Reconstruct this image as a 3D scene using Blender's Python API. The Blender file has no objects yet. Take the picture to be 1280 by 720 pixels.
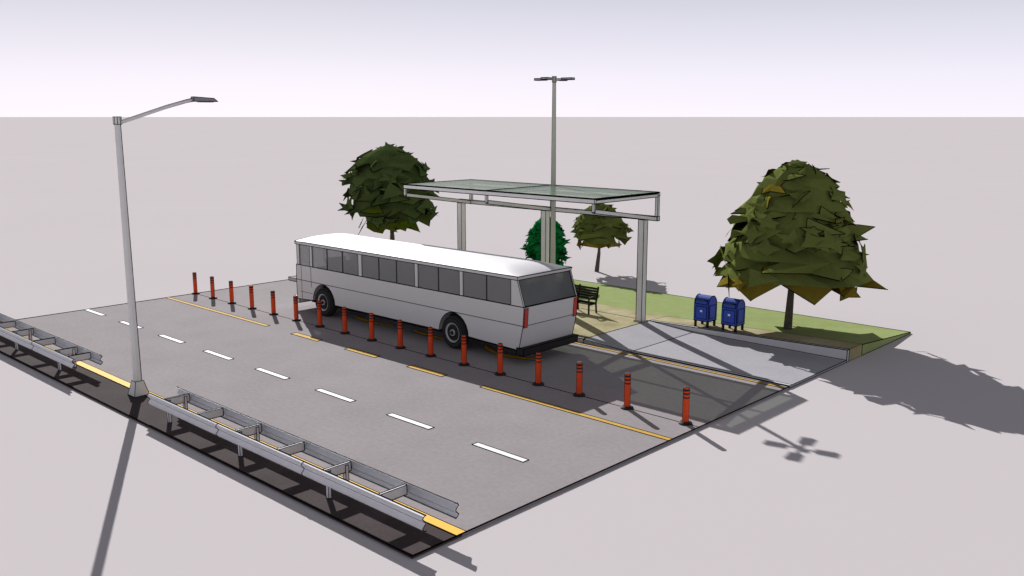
import bpy, math, random, bmesh
from mathutils import Vector, Matrix, noise
random.seed(7)
scene=bpy.context.scene
col=scene.collection
def lin(c):
    c=c/255.0
    return c/12.92 if c<=0.04045 else ((c+0.055)/1.055)**2.4
def rgb(r,g,b,k=1.0): return (lin(r)*k,lin(g)*k,lin(b)*k,1)

# ---------------------------------------------------------------- materials
def mat(name,c,rough=0.8,metal=0.0,var=0.08,scale=3.0,bump=0.0,spec=0.3,c2=None,fine=0.0):
    m=bpy.data.materials.new(name);m.use_nodes=True
    nt=m.node_tree;b=nt.nodes["Principled BSDF"]
    b.inputs["Roughness"].default_value=rough;b.inputs["Metallic"].default_value=metal
    b.inputs["Specular IOR Level"].default_value=spec
    tc=nt.nodes.new("ShaderNodeTexCoord")
    n=nt.nodes.new("ShaderNodeTexNoise");n.inputs["Scale"].default_value=scale;n.inputs["Detail"].default_value=6
    nt.links.new(tc.outputs["Object"],n.inputs["Vector"])
    r=nt.nodes.new("ShaderNodeValToRGB")
    r.color_ramp.elements[0].position=0.3;r.color_ramp.elements[1].position=0.7
    if c2 is None:
        r.color_ramp.elements[0].color=(c[0]*(1-var),c[1]*(1-var),c[2]*(1-var),1)
        r.color_ramp.elements[1].color=(min(1,c[0]*(1+var)),min(1,c[1]*(1+var)),min(1,c[2]*(1+var)),1)
    else:
        r.color_ramp.elements[0].color=c;r.color_ramp.elements[1].color=c2
    nt.links.new(n.outputs["Fac"],r.inputs["Fac"])
    out=r.outputs["Color"]
    if fine>0:
        n2=nt.nodes.new("ShaderNodeTexNoise");n2.inputs["Scale"].default_value=scale*12;n2.inputs["Detail"].default_value=3
        nt.links.new(tc.outputs["Object"],n2.inputs["Vector"])
        mr=nt.nodes.new("ShaderNodeMapRange");mr.inputs["From Min"].default_value=0.3;mr.inputs["From Max"].default_value=0.7
        mr.inputs["To Min"].default_value=1-fine;mr.inputs["To Max"].default_value=1+fine
        nt.links.new(n2.outputs["Fac"],mr.inputs["Value"])
        mx=nt.nodes.new("ShaderNodeVectorMath");mx.operation='SCALE'
        nt.links.new(out,mx.inputs[0]);nt.links.new(mr.outputs[0],mx.inputs["Scale"])
        out=mx.outputs[0]
    nt.links.new(out,b.inputs["Base Color"])
    if bump>0:
        n3=nt.nodes.new("ShaderNodeTexNoise");n3.inputs["Scale"].default_value=scale*20
        nt.links.new(tc.outputs["Object"],n3.inputs["Vector"])
        bp=nt.nodes.new("ShaderNodeBump");bp.inputs["Strength"].default_value=bump;bp.inputs["Distance"].default_value=0.02
        nt.links.new(n3.outputs["Fac"],bp.inputs["Height"]);nt.links.new(bp.outputs[0],b.inputs["Normal"])
    return m
def glass(name,tint,fac,rough=0.05,tr=(0.75,0.77,0.75,1)):
    m=bpy.data.materials.new(name);m.use_nodes=True
    nt=m.node_tree;b=nt.nodes["Principled BSDF"];o=nt.nodes["Material Output"]
    b.inputs["Base Color"].default_value=tint;b.inputs["Roughness"].default_value=rough
    t=nt.nodes.new("ShaderNodeBsdfTransparent");t.inputs[0].default_value=tr
    mx=nt.nodes.new("ShaderNodeMixShader");mx.inputs[0].default_value=fac
    nt.links.new(t.outputs[0],mx.inputs[1]);nt.links.new(b.outputs[0],mx.inputs[2]);nt.links.new(mx.outputs[0],o.inputs[0])
    return m
M=dict(
 ground=mat("ground_mat",rgb(212,205,207),1,0,0.010,0.05,spec=0),
 road=mat("asphalt_road",rgb(161,154,156),0.95,0,0.05,0.6,bump=0.15,spec=0.1,fine=0.06),
 dark=mat("dark_shoulder",rgb(76,67,68),0.95,0,0.12,1.0,bump=0.2,spec=0.1,fine=0.1),
 white=mat("white_paint",rgb(250,250,250),0.7,0,0.03,4),
 yellow=mat("yellow_paint",rgb(253,194,12),0.7,0,0.05,4),
 dyellow=mat("worn_yellow_paint",rgb(212,166,48),0.8,0,0.10,4),
 ink=mat("edge_line",rgb(10,10,10),0.9,0,0.0,spec=0),
 grass=mat("lawn_grass",rgb(152,166,108),1,0,0.1,1.6,bump=0.3,spec=0,c2=rgb(162,174,120),fine=0.07),
 tan=mat("tan_paving",rgb(156,146,104),0.95,0,0.1,0.9,bump=0.2,spec=0.1,c2=rgb(190,180,146),fine=0.1),
 conc=mat("concrete",rgb(176,174,180),0.9,0,0.05,1.0,bump=0.15,spec=0.1,fine=0.06),
 kerb=mat("kerb_stone",rgb(216,213,215),0.9,0,0.04,2),
 bus=mat("bus_white_paint",rgb(222,222,221),0.4,0,0.01,1,spec=0.4),
 busroof=mat("bus_roof_paint",rgb(234,231,236),0.5,0,0.01,1,spec=0.25),
 rubber=mat("tyre_rubber",rgb(48,48,48),0.9,0,0.1,8),
 rim=mat("wheel_rim",rgb(228,228,228),0.6,0.0,0.05,8),
 black=mat("black_plastic",rgb(38,36,36),0.7,0,0.1,6),
 under=mat("underbody",rgb(25,25,25),0.9),
 inter=mat("bus_interior",rgb(195,195,193),0.9),
 seat=mat("bus_seat",rgb(120,120,122),0.9),
 red=mat("tail_light",rgb(215,70,58),0.3,0,0.05,8),
 bglass=glass("bus_glass",rgb(156,158,158),0.68,0.15,(.92,.92,.92,1)),
 rglass=glass("bus_rear_glass",rgb(110,112,114),0.8,0.15),
 sglass=glass("shelter_glass",rgb(128,148,126),0.5,0.25,(.76,.82,.72,1)),
 steel=mat("painted_steel",rgb(238,238,236),0.6,0,0.03,2),
 galv=mat("galvanised_rail",rgb(228,228,233),0.5,0.05,0.05,3),
 lampm=mat("lamp_pole_metal",rgb(224,224,223),0.6,0.0,0.04,2),
 head=mat("lamp_head_metal",rgb(155,157,161),0.5,0.2,0.04,6),
 polem=mat("tall_pole_metal",rgb(200,202,190),0.6,0.0,0.04,2),
 orange=mat("orange_plastic",rgb(226,74,20),0.55,0,0.06,6),
 blue=mat("blue_enamel",rgb(52,84,188),0.45,0,0.05,5),
 benchm=mat("bench_black",rgb(40,38,36),0.6,0,0.1,5),
 bark=mat("bark",rgb(92,84,78),0.95,0,0.2,6,bump=0.5,spec=0.1),
 leaf=mat("olive_leaves",rgb(100,110,56),0.95,0,0.1,0.9,spec=0.0,c2=rgb(108,117,62),fine=0.06),
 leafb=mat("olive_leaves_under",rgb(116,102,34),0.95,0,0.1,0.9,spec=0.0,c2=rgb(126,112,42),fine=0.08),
 leaf2=mat("dark_leaves",rgb(76,91,50),0.95,0,0.1,0.9,spec=0.0,c2=rgb(84,98,56),fine=0.06),
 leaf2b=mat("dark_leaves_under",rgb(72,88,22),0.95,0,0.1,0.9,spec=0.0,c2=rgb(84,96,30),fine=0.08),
 leaf3=mat("green_leaves",rgb(18,112,52),0.95,0,0.1,2,spec=0.0,c2=rgb(28,130,68),fine=0.08),
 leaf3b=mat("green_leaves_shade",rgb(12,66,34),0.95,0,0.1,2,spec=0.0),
)

# ---------------------------------------------------------------- helpers
LINES={}
def top(name,loc):
    e=bpy.data.objects.new(name,None);e.location=loc;e.empty_display_size=0.3;col.objects.link(e)
    LINES[e.name]=[];return e
def attach(ob,parent):
    col.objects.link(ob)
    if parent is not None:
        ob.parent=parent;ob.matrix_parent_inverse=Matrix.Translation(-Vector(parent.location))
def mesh(name,parent,verts,faces,m,lr=0.0,smooth=False,ang=32,mats=None,fm=None):
    me=bpy.data.meshes.new(name);me.from_pydata([tuple(v) for v in verts],[],faces)
    bm=bmesh.new();bm.from_mesh(me);bmesh.ops.recalc_face_normals(bm,faces=bm.faces)
    if lr>0 and parent is not None:
        L=LINES[parent.name]
        for e in bm.edges:
            if len(e.link_faces)!=2 or e.calc_face_angle(0)>math.radians(ang):
                L.append((e.verts[0].co.copy(),e.verts[1].co.copy(),lr))
    if smooth:
        for f in bm.faces:f.smooth=True
    bm.to_mesh(me);bm.free()
    if mats:
        for x in mats: me.materials.append(x)
        for i,p in enumerate(me.polygons): p.material_index=fm[i]
    else: me.materials.append(m)
    if smooth:
        try: me.set_sharp_from_angle(angle=math.radians(40))
        except Exception: pass
    ob=bpy.data.objects.new(name,me);attach(ob,parent);return ob
BF=[(0,1,2,3),(4,7,6,5),(0,4,5,1),(1,5,6,2),(2,6,7,3),(3,7,4,0)]
def box(name,parent,x0,x1,y0,y1,z0,z1,m,lr=0.0):
    v=[(x0,y0,z0),(x1,y0,z0),(x1,y1,z0),(x0,y1,z0),(x0,y0,z1),(x1,y0,z1),(x1,y1,z1),(x0,y1,z1)]
    return mesh(name,parent,v,BF,m,lr)
def beam(name,parent,p,q,w,hh,m,lr=0.0,up=(0,0,1)):
    p=Vector(p);q=Vector(q);d=(q-p).normalized();s=d.cross(Vector(up)).normalized();u=s.cross(d)
    v=[]
    for o in (p,q):
        for a,b in ((-1,-1),(1,-1),(1,1),(-1,1)): v.append(o+s*(a*w/2)+u*(b*hh/2))
    return mesh(name,parent,v,BF,m,lr)
def tube(name,parent,p,q,r0,r1,n,m,lr=0.0,smooth=True):
    p=Vector(p);q=Vector(q);d=(q-p).normalized()
    a=Vector((0,0,1)) if abs(d.z)<0.9 else Vector((1,0,0))
    s=d.cross(a).normalized();u=s.cross(d);v=[]
    for o,r in ((p,r0),(q,r1)):
        for i in range(n):
            t=2*math.pi*(i+.5)/n;v.append(o+s*math.cos(t)*r+u*math.sin(t)*r)
    f=[(i,(i+1)%n,n+(i+1)%n,n+i) for i in range(n)]+[tuple(range(n))[::-1],tuple(range(n,2*n))]
    return mesh(name,parent,v,f,m,lr,smooth and n>6)
def lathe(name,parent,org,axis,prof,n,m,lr=0.0):
    org=Vector(org);d=Vector(axis).normalized()
    a=Vector((0,0,1)) if abs(d.z)<0.9 else Vector((1,0,0))
    s=d.cross(a).normalized();u=s.cross(d);v=[];f=[]
    for r,hh in prof:
        for i in range(n):
            t=2*math.pi*i/n;v.append(org+d*hh+s*math.cos(t)*r+u*math.sin(t)*r)
    for k in range(len(prof)-1):
        for i in range(n): f.append((k*n+i,k*n+(i+1)%n,(k+1)*n+(i+1)%n,(k+1)*n+i))
    f.append(tuple(range(n)));f.append(tuple(range((len(prof)-1)*n,len(prof)*n)))
    return mesh(name,parent,v,f,m,lr,True)
def prism(name,parent,poly,axis,a0,a1,m,lr=0.0,ang=32,smooth=False):
    n=len(poly);v=[]
    for a in (a0,a1):
        for s,t in poly:
            v.append((a,s,t) if axis=='X' else ((s,a,t) if axis=='Y' else (s,t,a)))
    f=[(i,(i+1)%n,n+(i+1)%n,n+i) for i in range(n)]+[tuple(range(n))[::-1],tuple(range(n,2*n))]
    return mesh(name,parent,v,f,m,lr,smooth,ang)
def segs(parent,pts,r,close=False):
    L=LINES[parent.name];k=len(pts)
    for i in range(k if close else k-1): L.append((Vector(pts[i]),Vector(pts[(i+1)%k]),r))
def flush_lines():
    for nm,L in LINES.items():
        if not L: continue
        par=bpy.data.objects[nm];v=[];f=[]
        for p,q,r in L:
            r=r*1.2
            d=q-p
            if d.length<1e-4: continue
            d.normalize();a=Vector((0,0,1)) if abs(d.z)<0.9 else Vector((1,0,0))
            s=d.cross(a).normalized();u=s.cross(d);b=len(v)
            for o in (p-d*r*.6,q+d*r*.6):
                for x,y in ((1,0),(0,1),(-1,0),(0,-1)): v.append(o+s*x*r+u*y*r)
            f+= [tuple(b+i for i in F) for F in BF]
        mesh("edge_lines",par,v,f,M['ink'])

# ---------------------------------------------------------------- ground and site
XL,XR=-41.9,-13.05
g=mesh("ground",None,[(-40000,-40000,-.06),(40000,-40000,-.06),(40000,40000,-.06),(-40000,40000,-.06)],[(0,1,2,3)],M['ground'])
road=top("road",(-27,19,0))
box("road_surface",road,XL,XR,12.3,26.9,-.06,0,M['road'])
box("shoulder_surface",road,XL,XR,10.92,12.297,-.06,0,M['dark'])
segs(road,[(XL,10.92,0),(XR,10.92,0),(XR,26.9,0)],0.018);segs(road,[(XL,10.92,0),(XL,26.9,0)],0.02)
segs(road,[(XL,12.12,0.004),(XR,12.12,0.004)],0.008)
segs(road,[(XL,21.5,0.0),(XR,21.5,0.0)],0.012)
rm=top("road_markings",(-27,18,0))
def sheet(name,parent,x0,x1,y0,y1,z,m,lr=0.0):
    mesh(name,parent,[(x0,y0,z),(x1,y0,z),(x1,y1,z),(x0,y1,z)],[(0,1,2,3)],m,lr)
sheet("yellow_edge_line",rm,XL,XR,12.14,12.42,.008,M['yellow'],0.009)
for i in range(8):
    x0=-16.7-3.6*i
    sheet("lane_dash",rm,x0,x0+1.85,16.13,16.35,.006,M['white'],0.011)
sheet("yellow_line_b",rm,-20.3,XR,19.98,20.18,.006,M['dyellow'],0.010)
sheet("yellow_line_c",rm,XL,-33.0,19.98,20.18,.006,M['dyellow'],0.010)
for x0 in (-23.9,-27.5,-31.1): sheet("yellow_dash",rm,x0,x0+1.8,19.94,20.22,.006,M['dyellow'],0.011)
def arc(x0,x1,y,bulge,w=0.26):
    n=10;a=[];b=[]
    for i in range(n+1):
        t=i/n;x=x0+(x1-x0)*t;yy=y-bulge*math.sin(math.pi*t)**.8
        a.append((x,yy,.006));b.append((x,yy+w,.006))
    v=a+b;f=[(i,i+1,n+2+i,n+1+i) for i in range(n)]
    mesh("bay_marking",rm,v,f,M['yellow'],0.0);segs(rm,a,0.008);segs(rm,b,0.008)
arc(-31.8,-29.2,23.55,.15);arc(-27.9,-25.1,23.6,.15);arc(-24.0,-21.0,23.8,.5)
sheet("kerb_line",rm,-34,XR,26.60,26.74,.006,M['dyellow'],0.009)

# pavement (raised), sunken concrete apron, lawn
pv=top("pavement",(-27,29,0))
YK=31.3
def zt(x): return .15 if x<=-21.6 else .15+(x+21.6)/(21.6-13.05)*.24
box("paving_surface",pv,XL,-21.6,27.1,YK,-.06,.15,M['tan'],0.012)
box("kerb",pv,XL,-21.6,26.903,27.097,-.06,.153,M['kerb'],0.016)
v=[(-21.597,26.903,.148),(-21.597,YK-.003,.148),(-19.4,YK-.003,.02),(-19.4,26.903,.02),(XR,YK-.003,.02),(XR,26.903,.02)]
vb=[(x,y,-.06) for x,y,z in v]
mesh("concrete_apron",pv,v+vb,[(0,3,2,1),(3,5,4,2),(0,6,9,3),(3,9,11,5),(5,11,10,4)],M['conc'],0.013,ang=2)
sheet("apron_kerb_top",pv,-19.4,XR,26.93,27.08,.026,M['kerb'],0.009)
def strip(name,y0,y1,off,m,lr):
    v=[(-21.6,y0,-.06),(XR,y0,-.06),(XR,y1,-.06),(-21.6,y1,-.06),(-21.6,y0,.15+off),(XR,y0,.39+off),(XR,y1,.39+off),(-21.6,y1,.15+off)]
    mesh(name,pv,v,BF,m,lr)
strip("back_kerb",YK,YK+.16,.003,M['kerb'],0.014)
strip("back_paving",YK+.163,32.6,0,M['tan'],0.006)
box("rear_paving",pv,XL,-21.603,YK+.003,32.6,-.06,.15,M['tan'])
lawn=top("lawn",(-27,35,0))
v=[(XL,32.603,.13),(-21.6,32.603,.13),(XR,32.603,.36),(XL,37.4,0),(-21.6,37.4,0),(XR,37.4,0)]
vb=[(x,y,-.06) for x,y,z in v]
mesh("grass",lawn,v+vb,[(0,1,4,3),(1,2,5,4),(0,6,7,1),(1,7,8,2),(2,8,11,5),(5,11,10,4),(4,10,9,3),(3,9,6,0)],M['grass'],0.015,ang=20)

# ---------------------------------------------------------------- bus
bus=top("city_bus",(-28,24.4,0))
Y0,Y1=22.82,25.74
WX=(-32.85,-24.57)
lo=[(-34.88,.52),(-34.9,1.4),(-34.86,2.1),(-20.97,2.1),(-21.02,1.4),(-21.22,.52)]
for wx in WX[::-1]:
    for i in range(13):
        a=math.pi*i/12;lo.append((wx+.80*math.cos(a),.60+.80*math.sin(a)))
prism("lower_body",bus,lo,'Y',Y0,Y1,M['bus'],0.015,ang=20)
box("chassis",bus,-34.3,-21.9,Y0+.35,Y1-.35,.4,1.9,M['under'])
segs(bus,[(-34.9,Y0,1.42),(-21.02,Y0,1.42),(-21.02,Y1,1.42)],0.011)
segs(bus,[(-34.6,Y0,.9),(-33.7,Y0,.9)],0.008)
segs(bus,[(-34.5,Y0,.56),(-34.5,Y0,2.08)],0.010);segs(bus,[(-33.76,Y0,1.2),(-33.76,Y0,2.08)],0.010)
ZW0,ZW1=2.1,3.02
groups=[(-34.6,-33.8,1),(-33.62,-30.32,3),(-30.08,-26.75,3),(-26.55,-24.22,2),(-24.03,-21.6,2)]
for side,(ya,yb) in enumerate(((Y0,Y0+.07),(Y1-.07,Y1))):
    edges=[-34.8]
    for a,b,n in groups:
        box("pillar",bus,edges[-1],a,ya,yb,ZW0+.002,ZW1-.002,M['bus'],0.011);edges.append(b)
        for k in range(n):
            w=(b-a)/n;x0=a+k*w;x1=x0+w
            mesh("window_glass",bus,[(x0,ya+.02,ZW0),(x1,ya+.02,ZW0),(x1,ya+.02,ZW1),(x0,ya+.02,ZW1)],[(0,1,2,3)],M['bglass'])
            if k>0: box("mullion",bus,x0-.022,x0+.022,ya+.004,yb-.004,ZW0+.002,ZW1-.002,M['black'])
    prism("rear_pillar",bus,[(-21.6,ZW0+.002),(-20.99,ZW0+.002),(-21.30,ZW1-.002),(-21.6,ZW1-.002)],'Y',ya,yb,M['bus'],0.011)
mesh("rear_window",bus,[(-21.01,Y0+.09,ZW0+.01),(-21.01,Y1-.09,ZW0+.01),(-21.32,Y1-.09,ZW1-.01),(-21.32,Y0+.09,ZW1-.01)],[(0,1,2,3)],M['rglass'],0.013)
mesh("windscreen",bus,[(-34.83,Y0+.09,ZW0+.01),(-34.83,Y1-.09,ZW0+.01),(-34.78,Y1-.09,ZW1-.01),(-34.78,Y0+.09,ZW1-.01)],[(0,1,2,3)],M['bglass'],0.012)
box("windscreen_post",bus,-34.82,-34.76,24.25,24.31,ZW0+.02,ZW1-.02,M['bus'])
box("cabin_floor",bus,-34.7,-21.5,Y0+.1,Y1-.1,1.95,2.104,M['inter'])
for i in range(11):
    x=-32.9+i*1.05
    for y0 in (Y0+.2,Y1-1.25): box("seat_back",bus,x,x+.12,y0,y0+1.0,2.107,2.55,M['seat'])
nx,nu=40,28;v=[];f=[]
XA,XB=-34.92,-21.26
for i in range(nx+1):
    x=XA+(XB-XA)*(.5-.5*math.cos(math.pi*i/nx))
    t=(x-XA);e1=min(1,t/.7);e2=min(1,(XB-x)/1.3)
    e=(.35+.65*math.sin(e1*math.pi/2))*math.sin(e2*math.pi/2)**.8
    for j in range(nu+1):
        u=-math.cos(math.pi*j/nu)
        z=3.14+.22*e*(1-abs(u)**3.2)
        if j in(0,nu): z=3.14
        v.append((x,(Y0+Y1)/2+u*(Y1-Y0)/2*1.003,z))
for i in range(nx):
    for j in range(nu):
        a=i*(nu+1)+j;f.append((a,a+1,a+nu+2,a+nu+1))
mesh("roof",bus,v,f,M['busroof'],0.015,smooth=True,ang=75)
u_=.75;zc=3.14+.22*(1-u_**3.2)
segs(bus,[(x,(Y0+Y1)/2+u_*(Y1-Y0)/2,zc) for x in (-34.0,-22.6)],.008)
prism("roof_rail",bus,[(XA+.02,ZW1),(-21.30,ZW1),(XB-.0,3.137),(XA,3.137)],'Y',Y0-.004,Y1+.004,M['bus'],0.012)
prism("rear_bumper",bus,[(-21.3,.36),(-20.98,.36),(-20.95,.62),(-21.3,.62)],'Y',Y0-.03,Y1+.03,M['black'],0.012)
box("rear_bumper_wrap",bus,-22.0,-21.303,Y0-.03,Y0+.02,.36,.515,M['black'],0.008)
prism("front_bumper",bus,[(-35.2,.34),(-34.8,.34),(-34.8,.62),(-35.2,.62)],'Y',Y0+.05,Y1-.05,M['bus'],0.014)
for y0 in (Y0+.03,Y1-.21): prism("tail_light",bus,[(-21.1,1.36),(-21.0,1.36),(-20.955,2.05),(-21.1,2.05)],'Y',y0,y0+.18,M['red'],0.008)
for wx in WX:
    for yo,d in ((Y0-.06,1),(Y1+.06,-1)):
        lathe("tyre",bus,(wx,yo,.63),(0,d,0),[(.36,.03),(.40,0),(.56,0),(.61,.05),(.63,.12),(.63,.3),(.4,.34)],32,M['rubber'],0.008)
        lathe("wheel_rim",bus,(wx,yo,.63),(0,d,0),[(.12,-.02),(.13,.03),(.24,.05),(.31,.04),(.35,-.005),(.385,-.005),(.385,.2)],32,M['rim'],0.007)
        lathe("hub",bus,(wx,yo,.63),(0,d,0),[(.05,-.05),(.09,-.03),(.10,.08)],16,M['black'])
        for k in range(8):
            a=k*math.pi/4;c=Vector((wx+.19*math.cos(a),yo+d*.03,.63+.19*math.sin(a)))
            tube("wheel_nut",bus,c,c+Vector((0,-d*.035,0)),.022,.022,6,M['black'])

# ---------------------------------------------------------------- delineator posts
PX_=[-41.8,-40.1,-38.35,-36.58,-34.8,-33.03,-31.3,-29.57,-27.83,-26.1,-24.38,-22.62,-20.85,-19.12,-17.4,-15.55,-13.5]
for x in PX_:
    d=top("delineator_post",(x,21.5,0))
    lathe("base",d,(x,21.5,0.003),(0,0,1),[(.20,0),(.20,.03),(.15,.07)],10,M['black'])
    zs=[(.07,.76,'orange',.088),(.76,.80,'black',.091),(.80,.87,'orange',.086),(.87,.92,'black',.089),(.92,.97,'orange',.085),(.97,1.03,'black',.088),(1.03,1.08,'orange',.080)]
    for a,b,m,r in zs: tube("band" if m=='black' else "tube",d,(x,21.5,a),(x,21.5,b),r,r,14,M[m])
    for s in(-1,1):
        sd=Vector((.7272,.6865,0))*s*.088
        segs(d,[Vector((x,21.5,.07))+sd,Vector((x,21.5,1.05))+sd],.009)
    tube("cap",d,(x,21.5,1.08),(x,21.5,1.09),.082,.07,14,M['black'])

# ---------------------------------------------------------------- guard rails
def guard(x0,x1,posts,blocks):
    gr=top("guard_rail",((x0+x1)/2,11.7,0))
    for y,s in ((11.30,-1),(12.12,1)):
        prof=[(0,.40),(.05,.42),(.085,.47),(.02,.54),(0,.57),(.02,.60),(.085,.67),(.05,.72),(0,.74)]
        w=[(y+s*a,b) for a,b in prof];w+= [(y+s*a-s*.02,b) for a,b in prof[::-1]]
        prism("w_beam",gr,w,'X',x0,x1,M['galv'],0.0,smooth=False)
        for b,a in ((.74,0),(.40,0),(.57,0)): segs(gr,[(x0,y+s*a,b),(x1,y+s*a,b)],.013 if b!=.57 else .006)
        for xe in (x0,x1): segs(gr,[(xe,y+s*a,b) for a,b in prof],.010)
        k=x0+3.9
        while k<x1-1:
            segs(gr,[(k,y+s*(a+.005),b) for a,b in prof],.008);k+=3.9
    for x in blocks:
        beam("blockout",gr,(x,11.33,.60),(x,12.09,.60),.06,.22,M['galv'],0.010)
    for x in posts:
        box("post",gr,x-.05,x+.05,11.42,11.50,0.002,.66,M['galv'],0.008)
        box("post_back",gr,x-.05,x+.05,11.92,12.0,0.002,.66,M['galv'],0.008)
guard(-25.1,-13.05,(-24.3,-20.45,-16.6),(-24.3,-22.4,-20.45,-18.5,-16.6,-14.6))
guard(-41.9,-30.5,(-40.3,-36.4,-32.3),(-40.3,-38.3,-36.4,-34.3,-32.3,-31.2))

# ---------------------------------------------------------------- street lamp
lx,ly=-27.55,12.05
lp=top("street_lamp",(lx,ly,0))
def frust(name,par,x,y,z0,z1,a,b,m,lr):
    v=[(x-a,y-a,z0),(x+a,y-a,z0),(x+a,y+a,z0),(x-a,y+a,z0),(x-b,y-b,z1),(x+b,y-b,z1),(x+b,y+b,z1),(x-b,y+b,z1)]
    mesh(name,par,v,BF,m,lr)
frust("base",lp,lx,ly,.010,.46,.24,.13,M['lampm'],0.009)
tube("pole",lp,(lx,ly,.46),(lx,ly,8.5),.13,.09,8,M['lampm'],0.0)
for dx,dy in ((.7272,.6865),(-.7272,-.6865)):
    segs(lp,[(lx+dx*.13,ly+dy*.13,.46),(lx+dx*.09,ly+dy*.09,8.5)],.008)
tube("pole_cap",lp,(lx,ly,8.38),(lx,ly,8.60),.115,.115,8,M['lampm'],0.008)
pts=[(lx,ly+.1,8.44),(lx,13.6,8.90),(lx,14.3,9.09),(lx,14.65,9.15)]
for a,b,r in zip(pts[:-1],pts[1:],(.055,.05,.045)): tube("arm",lp,a,b,r,r*.93,8,M['lampm'],0)
for o in (.05,-.05): segs(lp,[(p[0],p[1],p[2]+o) for p in pts],.008)
hv=[(lx-.13,14.45,9.08),(lx+.13,14.45,9.08),(lx+.19,15.25,9.08),(lx-.19,15.25,9.08),(lx-.09,14.5,9.22),(lx+.09,14.5,9.22),(lx+.14,15.15,9.18),(lx-.14,15.15,9.18)]
mesh("lamp_head",lp,hv,BF,M['head'],0.010)
box("lens",lp,lx-.11,lx+.11,14.7,15.15,9.05,9.078,M['conc'])

# tall mast with four heads
mx,my=-26.6,30.85
mp=top("mast_light",(mx,my,.15))
tube("base",mp,(mx,my,.15),(mx,my,.45),.2,.16,12,M['polem'])
tube("mast",mp,(mx,my,.45),(mx,my,10.15),.13,.07,10,M['polem'])
for dx,dy in ((.7272,.6865),(-.7272,-.6865)):
    segs(mp,[(mx+dx*.13,my+dy*.13,.45),(mx+dx*.07,my+dy*.07,10.1)],.012)
tube("hub",mp,(mx,my,10.08),(mx,my,10.32),.1,.1,8,M['polem'],.01)
for k in range(4):
    a=math.radians(12)+k*math.pi/2;c,s=math.cos(a),math.sin(a)
    beam("arm",mp,(mx,my,10.2),(mx+c*.45,my+s*.45,10.2),.05,.05,M['polem'])
    v=[]
    for z in (10.17,10.25):
        for u,w in ((.42,-.13),(.92,-.15),(.92,.15),(.42,.13)): v.append((mx+c*u-s*w,my+s*u+c*w,z))
    mesh("floodlight",mp,v,BF,M['head'],0.012)

# ---------------------------------------------------------------- bus shelter
sh=top("bus_shelter",(-27,29,.15))
NX=(-21.12,-26.75,-31.95);YN,YF=26.8,30.95;ZT=5.56
for i,x in enumerate((-21.8,-27.15,-32.65)):
    box("post",sh,x-.14,x+.14,YF-.14,YF+.14,.153,4.45,M['steel'],0.014)
    box("post_foot",sh,x-.2,x+.2,YF-.2,YF+.2,.152,.2,M['steel'],0.008)
box("rear_chord",sh,-32.8,-21.05,YF-.08,YF+.08,4.453,4.62,M['steel'],0.014)
box("rear_top_rail",sh,-32.0,-21.05,YF-.06,YF+.06,ZT-.10,ZT+.02,M['steel'],0.012)
box("front_top_rail",sh,-32.0,-21.05,YN-.05,YN+.05,ZT-.14,ZT+.02,M['steel'],0.013)
box("mid_rail",sh,-31.9,-21.18,28.85,28.93,ZT-.08,ZT-.01,M['steel'],0.008)
for x in NX:
    box("rafter",sh,x-.06,x+.06,YN+.052,YF-.062,ZT-.14,ZT-.02,M['steel'],0.012)
    beam("bracket",sh,(x,YN+.02,5.13),(x,YF-.09,4.53),.1,.15,M['steel'],0.012)
    box("rear_strut",sh,x-.06,x+.06,YF-.06,YF+.06,4.623,ZT-.103,M['steel'],0.012)
    box("front_strut",sh,x-.05,x+.05,YN-.04,YN+.04,5.1,ZT-.143,M['steel'],0.012)
for a,b in ((NX[1]+.03,NX[0]+.05),(NX[2]-.05,NX[1]-.03)):
    box("roof_glass",sh,a,b,YN-.04,YF+.05,ZT+.024,ZT+.05,M['sglass'],0.015)

# ---------------------------------------------------------------- bench
bn=top("park_bench",(-25.2,30.8,.15))
bx0,bx1=-26.3,-24.15;by=30.45
for k in range(5): box("seat_slat",bn,bx0,bx1,by+k*.1,by+k*.1+.08,.60,.63,M['benchm'],0.006)
for k in range(5): beam("back_slat",bn,(bx0,by+.55+k*.025,.76+k*.11),(bx1,by+.55+k*.025,.76+k*.11),.025,.08,M['benchm'],0.006)
for x in (bx0+.05,(bx0+bx1)/2,bx1-.05):
    beam("front_leg",bn,(x,by+.03,.153),(x,by+.03,.88),.06,.06,M['benchm'],0,up=(1,0,0))
    beam("rear_leg",bn,(x,by+.56,.153),(x,by+.52,.62),.06,.06,M['benchm'],0,up=(1,0,0))
    beam("back_post",bn,(x,by+.53,.62),(x,by+.68,1.3),.06,.06,M['benchm'],0,up=(1,0,0))
    beam("armrest",bn,(x,by,.88),(x,by+.58,.90),.08,.05,M['benchm'],0.006)
    beam("seat_bearer",bn,(x,by,.57),(x,by+.56,.57),.05,.05,M['benchm'])

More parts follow.
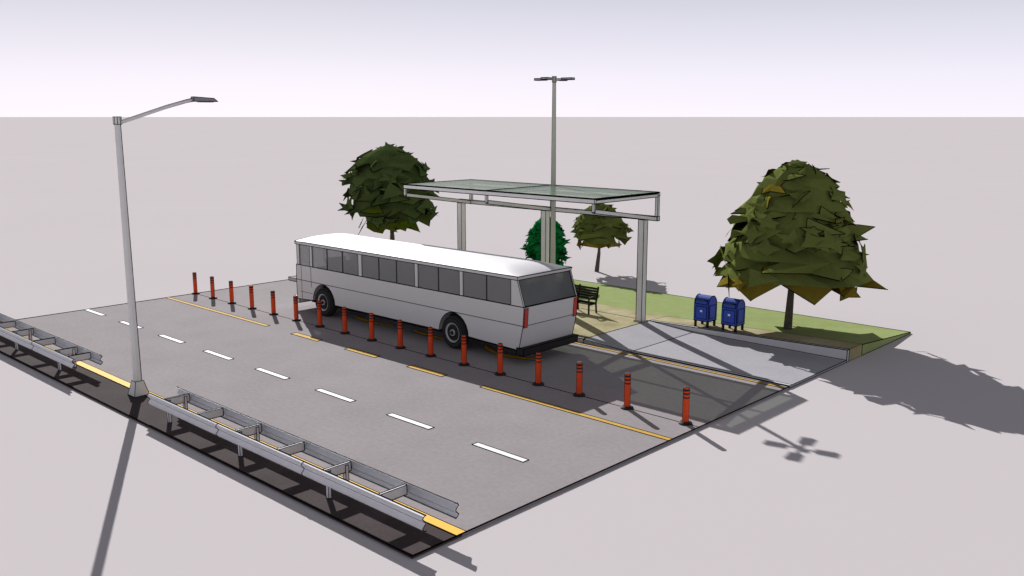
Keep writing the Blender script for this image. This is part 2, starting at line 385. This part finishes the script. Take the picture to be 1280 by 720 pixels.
# ---------------------------------------------------------------- mailboxes
def mailbox(x,y):
    z=zt(x)+.002
    mb=top("mailbox",(x,y,z));w,d=.33,.31
    for sx in(-1,1):
        for sy in(-1,1): box("leg",mb,x+sx*(w-.05)-.035,x+sx*(w-.05)+.035,y+sy*(d-.05)-.035,y+sy*(d-.05)+.035,z,z+.3,M['black'],0.006)
    prof=[(y-d,z+.25),(y+d,z+.25),(y+d,z+.95)]
    for i in range(1,12):
        a=math.pi*i/12;prof.append((y+d*math.cos(a),z+.95+.33*math.sin(a)))
    prof.append((y-d,z+.95))
    prism("body",mb,prof,'X',x-w,x+w,M['blue'],0.015,ang=32)
    box("front_panel",mb,x-w+.08,x+w-.08,y-d-.012,y-d-.001,z+.35,z+.85,M['blue'],0.009)
    box("label",mb,x-.05,x+.05,y-d-.02,y-d-.013,z+.62,z+.7,M['white'])
    beam("chute_door",mb,(x-w+.06,y-d-.005,z+1.03),(x+w-.06,y-d-.005,z+1.03),.06,.16,M['blue'],0.011)
    beam("handle",mb,(x-.15,y-d-.06,z+1.1),(x+.15,y-d-.06,z+1.1),.03,.03,M['black'])
    for sx in(-1,1):
        xx=x+sx*(w+.006)
        box("side_panel",mb,min(xx,xx+sx*.004)-.004,max(xx,xx+sx*.004),y-d+.09,y+d-.09,z+.36,z+.9,M['blue'],0.008)
mailbox(-19.25,31.85);mailbox(-17.95,31.8)

# ---------------------------------------------------------------- trees: jagged leaf layers
def tree(name,base,height,cz,prof,rscale,cx,mA,mB,seed,tiers,npt,lr,trunk_r,plates,psize,jag=1.0):
    rs=random.Random(seed);t0=top(name,base);B=Vector(base)
    C=B+Vector((cx[0],cx[1],0));H=height-cz
    def rad(t):
        t=max(0,min(1,t))
        for (a,ra),(b,rb) in zip(prof[:-1],prof[1:]):
            if t<=b: return (ra+(rb-ra)*(t-a)/(b-a))*rscale
        return prof[-1][1]*rscale
    top_p=C+Vector((0,0,cz+H*.5));mid=B.lerp(top_p,.4)+Vector((.05,.02,0))
    tube("trunk",t0,B,mid,trunk_r*1.2,trunk_r*.85,9,M['bark'],0)
    for s in (-1,1):
        sd=Vector((.7272,.6865,0))*s
        segs(t0,[B+sd*trunk_r*1.2,mid+sd*trunk_r*.85],.010)
    tube("trunk_upper",t0,mid,top_p,trunk_r*.85,trunk_r*.4,9,M['bark'],0)
    for k in range(9):
        a=k*2.4+rs.random();tt=rs.uniform(.1,.7)
        p=mid.lerp(top_p,rs.uniform(0.05,.8));r=rad(tt)*.7
        q=Vector((C.x+r*math.cos(a),C.y+r*math.sin(a),B.z+cz+H*tt))
        tube("limb",t0,p,q,trunk_r*.45,trunk_r*.15,6,M['bark'],0)
    v=[];f=[];fm=[]
    ph=[rs.uniform(0,6.28) for _ in range(6)]
    def lump(a,t): return 1+.06*math.sin(2*a+ph[0]+t*4)+.05*math.sin(3*a+ph[1]-t*9)
    for k in range(tiers):
        tb=k/tiers*.90; tt=min(1.0,tb+1.7/tiers)
        Rb=rad(tb+.02);Rt=rad(min(1,tt))*.62 if k<tiers-1 else .02
        n=2*max(5,int(npt*(.4+.6*Rb/rscale)))
        off=rs.uniform(0,6.28);st=len(v);hem=[]
        rows=5
        for j in range(rows):
            s=j/(rows-1)
            tz=tt+(tb-tt)*s
            for i in range(n):
                a=off+2*math.pi*i/n+(rs.uniform(-.6,.6)*2*math.pi/n if j==rows-1 else 0)
                R0=Rt+(Rb-Rt)*math.sin(s*math.pi/2)**.9
                zz=B.z+cz+H*tz
                R=R0*lump(a,tb)
                if j==rows-1:
                    if i%2==0: R*=1+jag*rs.uniform(-.02,.20);zz+=H*rs.uniform(-.05,.035)
                    else: R*=1-jag*rs.uniform(.08,.28);zz+=H*rs.uniform(-.01,.08)
                elif j>0: R*=rs.uniform(.88,1.05)
                p=Vector((C.x+R*math.cos(a),C.y+R*math.sin(a),zz));v.append(p)
                if j==rows-1: hem.append(p)
        for j in range(rows-1):
            for i in range(n):
                if 0<j<rows-1 and rs.random()<.04: continue      # gaps in the leaf mass
                f.append((st+j*n+i,st+j*n+(i+1)%n,st+(j+1)*n+(i+1)%n,st+(j+1)*n+i));fm.append(1 if (k==0 and j>=rows-2) else 0)  # lowest tier takes the underside brown, its shade put into the colour
        b2=len(v)
        for i in range(n):
            p=hem[i];q=Vector((C.x+(p.x-C.x)*.55,C.y+(p.y-C.y)*.55,p.z+H*.05));v.append(q)
        for i in range(n):
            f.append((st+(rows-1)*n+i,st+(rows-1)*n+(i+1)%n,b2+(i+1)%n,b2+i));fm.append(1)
        segs(t0,hem,lr,True)
    for k in range(plates):
        t=rs.random()**.8;a=rs.uniform(0,2*math.pi)
        low=t<.10 or rs.random()<.07
        r=rad(t)*lump(a,t)*rs.uniform(.93,1.08)
        P=Vector((C.x+r*math.cos(a),C.y+r*math.sin(a),B.z+cz+H*t*.98))
        if rs.random()<.45:   # sprays that stick out of the crown edge
            nrm=Vector((rs.uniform(-1,1),rs.uniform(-1,1),rs.uniform(-.2,1))).normalized()
        else:
            nrm=Vector((math.cos(a),math.sin(a),.35+.9*t*t)).normalized()
            nrm=(nrm+Vector((rs.uniform(-.2,.2),rs.uniform(-.2,.2),rs.uniform(-.2,.2)))).normalized()
        s=nrm.cross(Vector((0,0,1))).normalized();u=s.cross(nrm)
        sz=psize*rs.uniform(.6,1.25)*(0.6 if t>.9 else 1);m=rs.randint(3,5)
        b=len(v);v.append(P+nrm*sz*.08);out=[];rot=rs.uniform(0,6.28)
        for i in range(2*m):
            aa=math.pi*i/m+rs.uniform(-.2,.2)+rot
            rr=sz*(rs.uniform(.8,1.4) if i%2==0 else rs.uniform(.45,.65))
            q=P+s*rr*math.cos(aa)*1.3+u*rr*math.sin(aa)*.75;out.append(q);v.append(q)
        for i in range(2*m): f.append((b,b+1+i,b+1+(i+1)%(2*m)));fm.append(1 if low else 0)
        if rs.random()<(.7 if low else .3): segs(t0,out,lr*.8,True)
    me=bpy.data.meshes.new("foliage");me.from_pydata([tuple(x) for x in v],[],f)
    me.materials.append(mA);me.materials.append(mB)
    for i,p in enumerate(me.polygons): p.material_index=fm[i]
    attach(bpy.data.objects.new("foliage",me),t0)
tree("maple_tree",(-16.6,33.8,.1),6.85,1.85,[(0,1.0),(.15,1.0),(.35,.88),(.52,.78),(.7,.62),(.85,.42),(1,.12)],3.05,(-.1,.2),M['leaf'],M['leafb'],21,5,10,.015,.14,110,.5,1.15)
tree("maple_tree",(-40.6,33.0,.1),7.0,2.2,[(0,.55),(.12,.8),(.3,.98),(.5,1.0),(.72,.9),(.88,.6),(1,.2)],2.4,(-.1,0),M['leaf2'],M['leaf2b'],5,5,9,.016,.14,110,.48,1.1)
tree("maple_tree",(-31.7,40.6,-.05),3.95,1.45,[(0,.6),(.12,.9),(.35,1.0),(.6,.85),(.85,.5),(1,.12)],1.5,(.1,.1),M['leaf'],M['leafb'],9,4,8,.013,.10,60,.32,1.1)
tree("broadleaf_shrub",(-31.7,36.2,.05),3.45,.7,[(0,.7),(.15,.9),(.4,1.0),(.7,.85),(.9,.45),(1,.1)],1.1,(0,0),M['leaf3'],M['leaf3b'],12,6,8,.011,.08,120,.22)

flush_lines()

# ---------------------------------------------------------------- sun, sky, camera
el=math.radians(28.9);az=Vector((-.8798,.4756,0))
S=Vector((az.x*math.cos(el),az.y*math.cos(el),math.sin(el)))
sun=bpy.data.lights.new("sun",'SUN');sun.energy=5.0;sun.angle=math.radians(.3);sun.color=(1,.985,.965)
so=bpy.data.objects.new("sun",sun);so.rotation_euler=(-S).to_track_quat('-Z','Y').to_euler();so.location=(-30,20,30);col.objects.link(so)
w=bpy.data.worlds.new("World");scene.world=w;w.use_nodes=True
nt=w.node_tree;bg=nt.nodes["Background"]
sky=nt.nodes.new("ShaderNodeTexSky");sky.sky_type='NISHITA';sky.sun_disc=False
sky.sun_elevation=el;sky.sun_rotation=math.atan2(az.x,az.y)
tc=nt.nodes.new("ShaderNodeTexCoord");sp=nt.nodes.new("ShaderNodeSeparateXYZ");nt.links.new(tc.outputs["Generated"],sp.inputs[0])
rp=nt.nodes.new("ShaderNodeValToRGB");nt.links.new(sp.outputs["Z"],rp.inputs["Fac"])
E=rp.color_ramp.elements
E[0].position=0;E[0].color=(1.0,.95,1.05,1)
E[1].position=1;E[1].color=(.15,.152,.165,1)
e=E.new(.04);e.color=(.92,.88,1.0,1)
e=E.new(.12);e.color=(.66,.66,.76,1)
e=E.new(.32);e.color=(.255,.26,.285,1)
sc=nt.nodes.new("ShaderNodeVectorMath");sc.operation='SCALE';sc.inputs["Scale"].default_value=.08
nt.links.new(sky.outputs[0],sc.inputs[0])
mx_=nt.nodes.new("ShaderNodeMixRGB");mx_.inputs[0].default_value=.05
nt.links.new(rp.outputs[0],mx_.inputs[1]);nt.links.new(sc.outputs[0],mx_.inputs[2])
nt.links.new(mx_.outputs[0],bg.inputs[0]);bg.inputs[1].default_value=1.0
ca=bpy.data.cameras.new("camera");ca.sensor_width=36;ca.lens=1142/1280*36;ca.clip_end=100000;ca.clip_start=.5
co=bpy.data.objects.new("camera",ca);co.location=(0,0,8.6)
co.rotation_euler=(math.radians(90-10.614),0,math.radians(43.355));col.objects.link(co)
scene.camera=co
scene.view_settings.view_transform='Standard';scene.view_settings.look='None';scene.view_settings.exposure=0
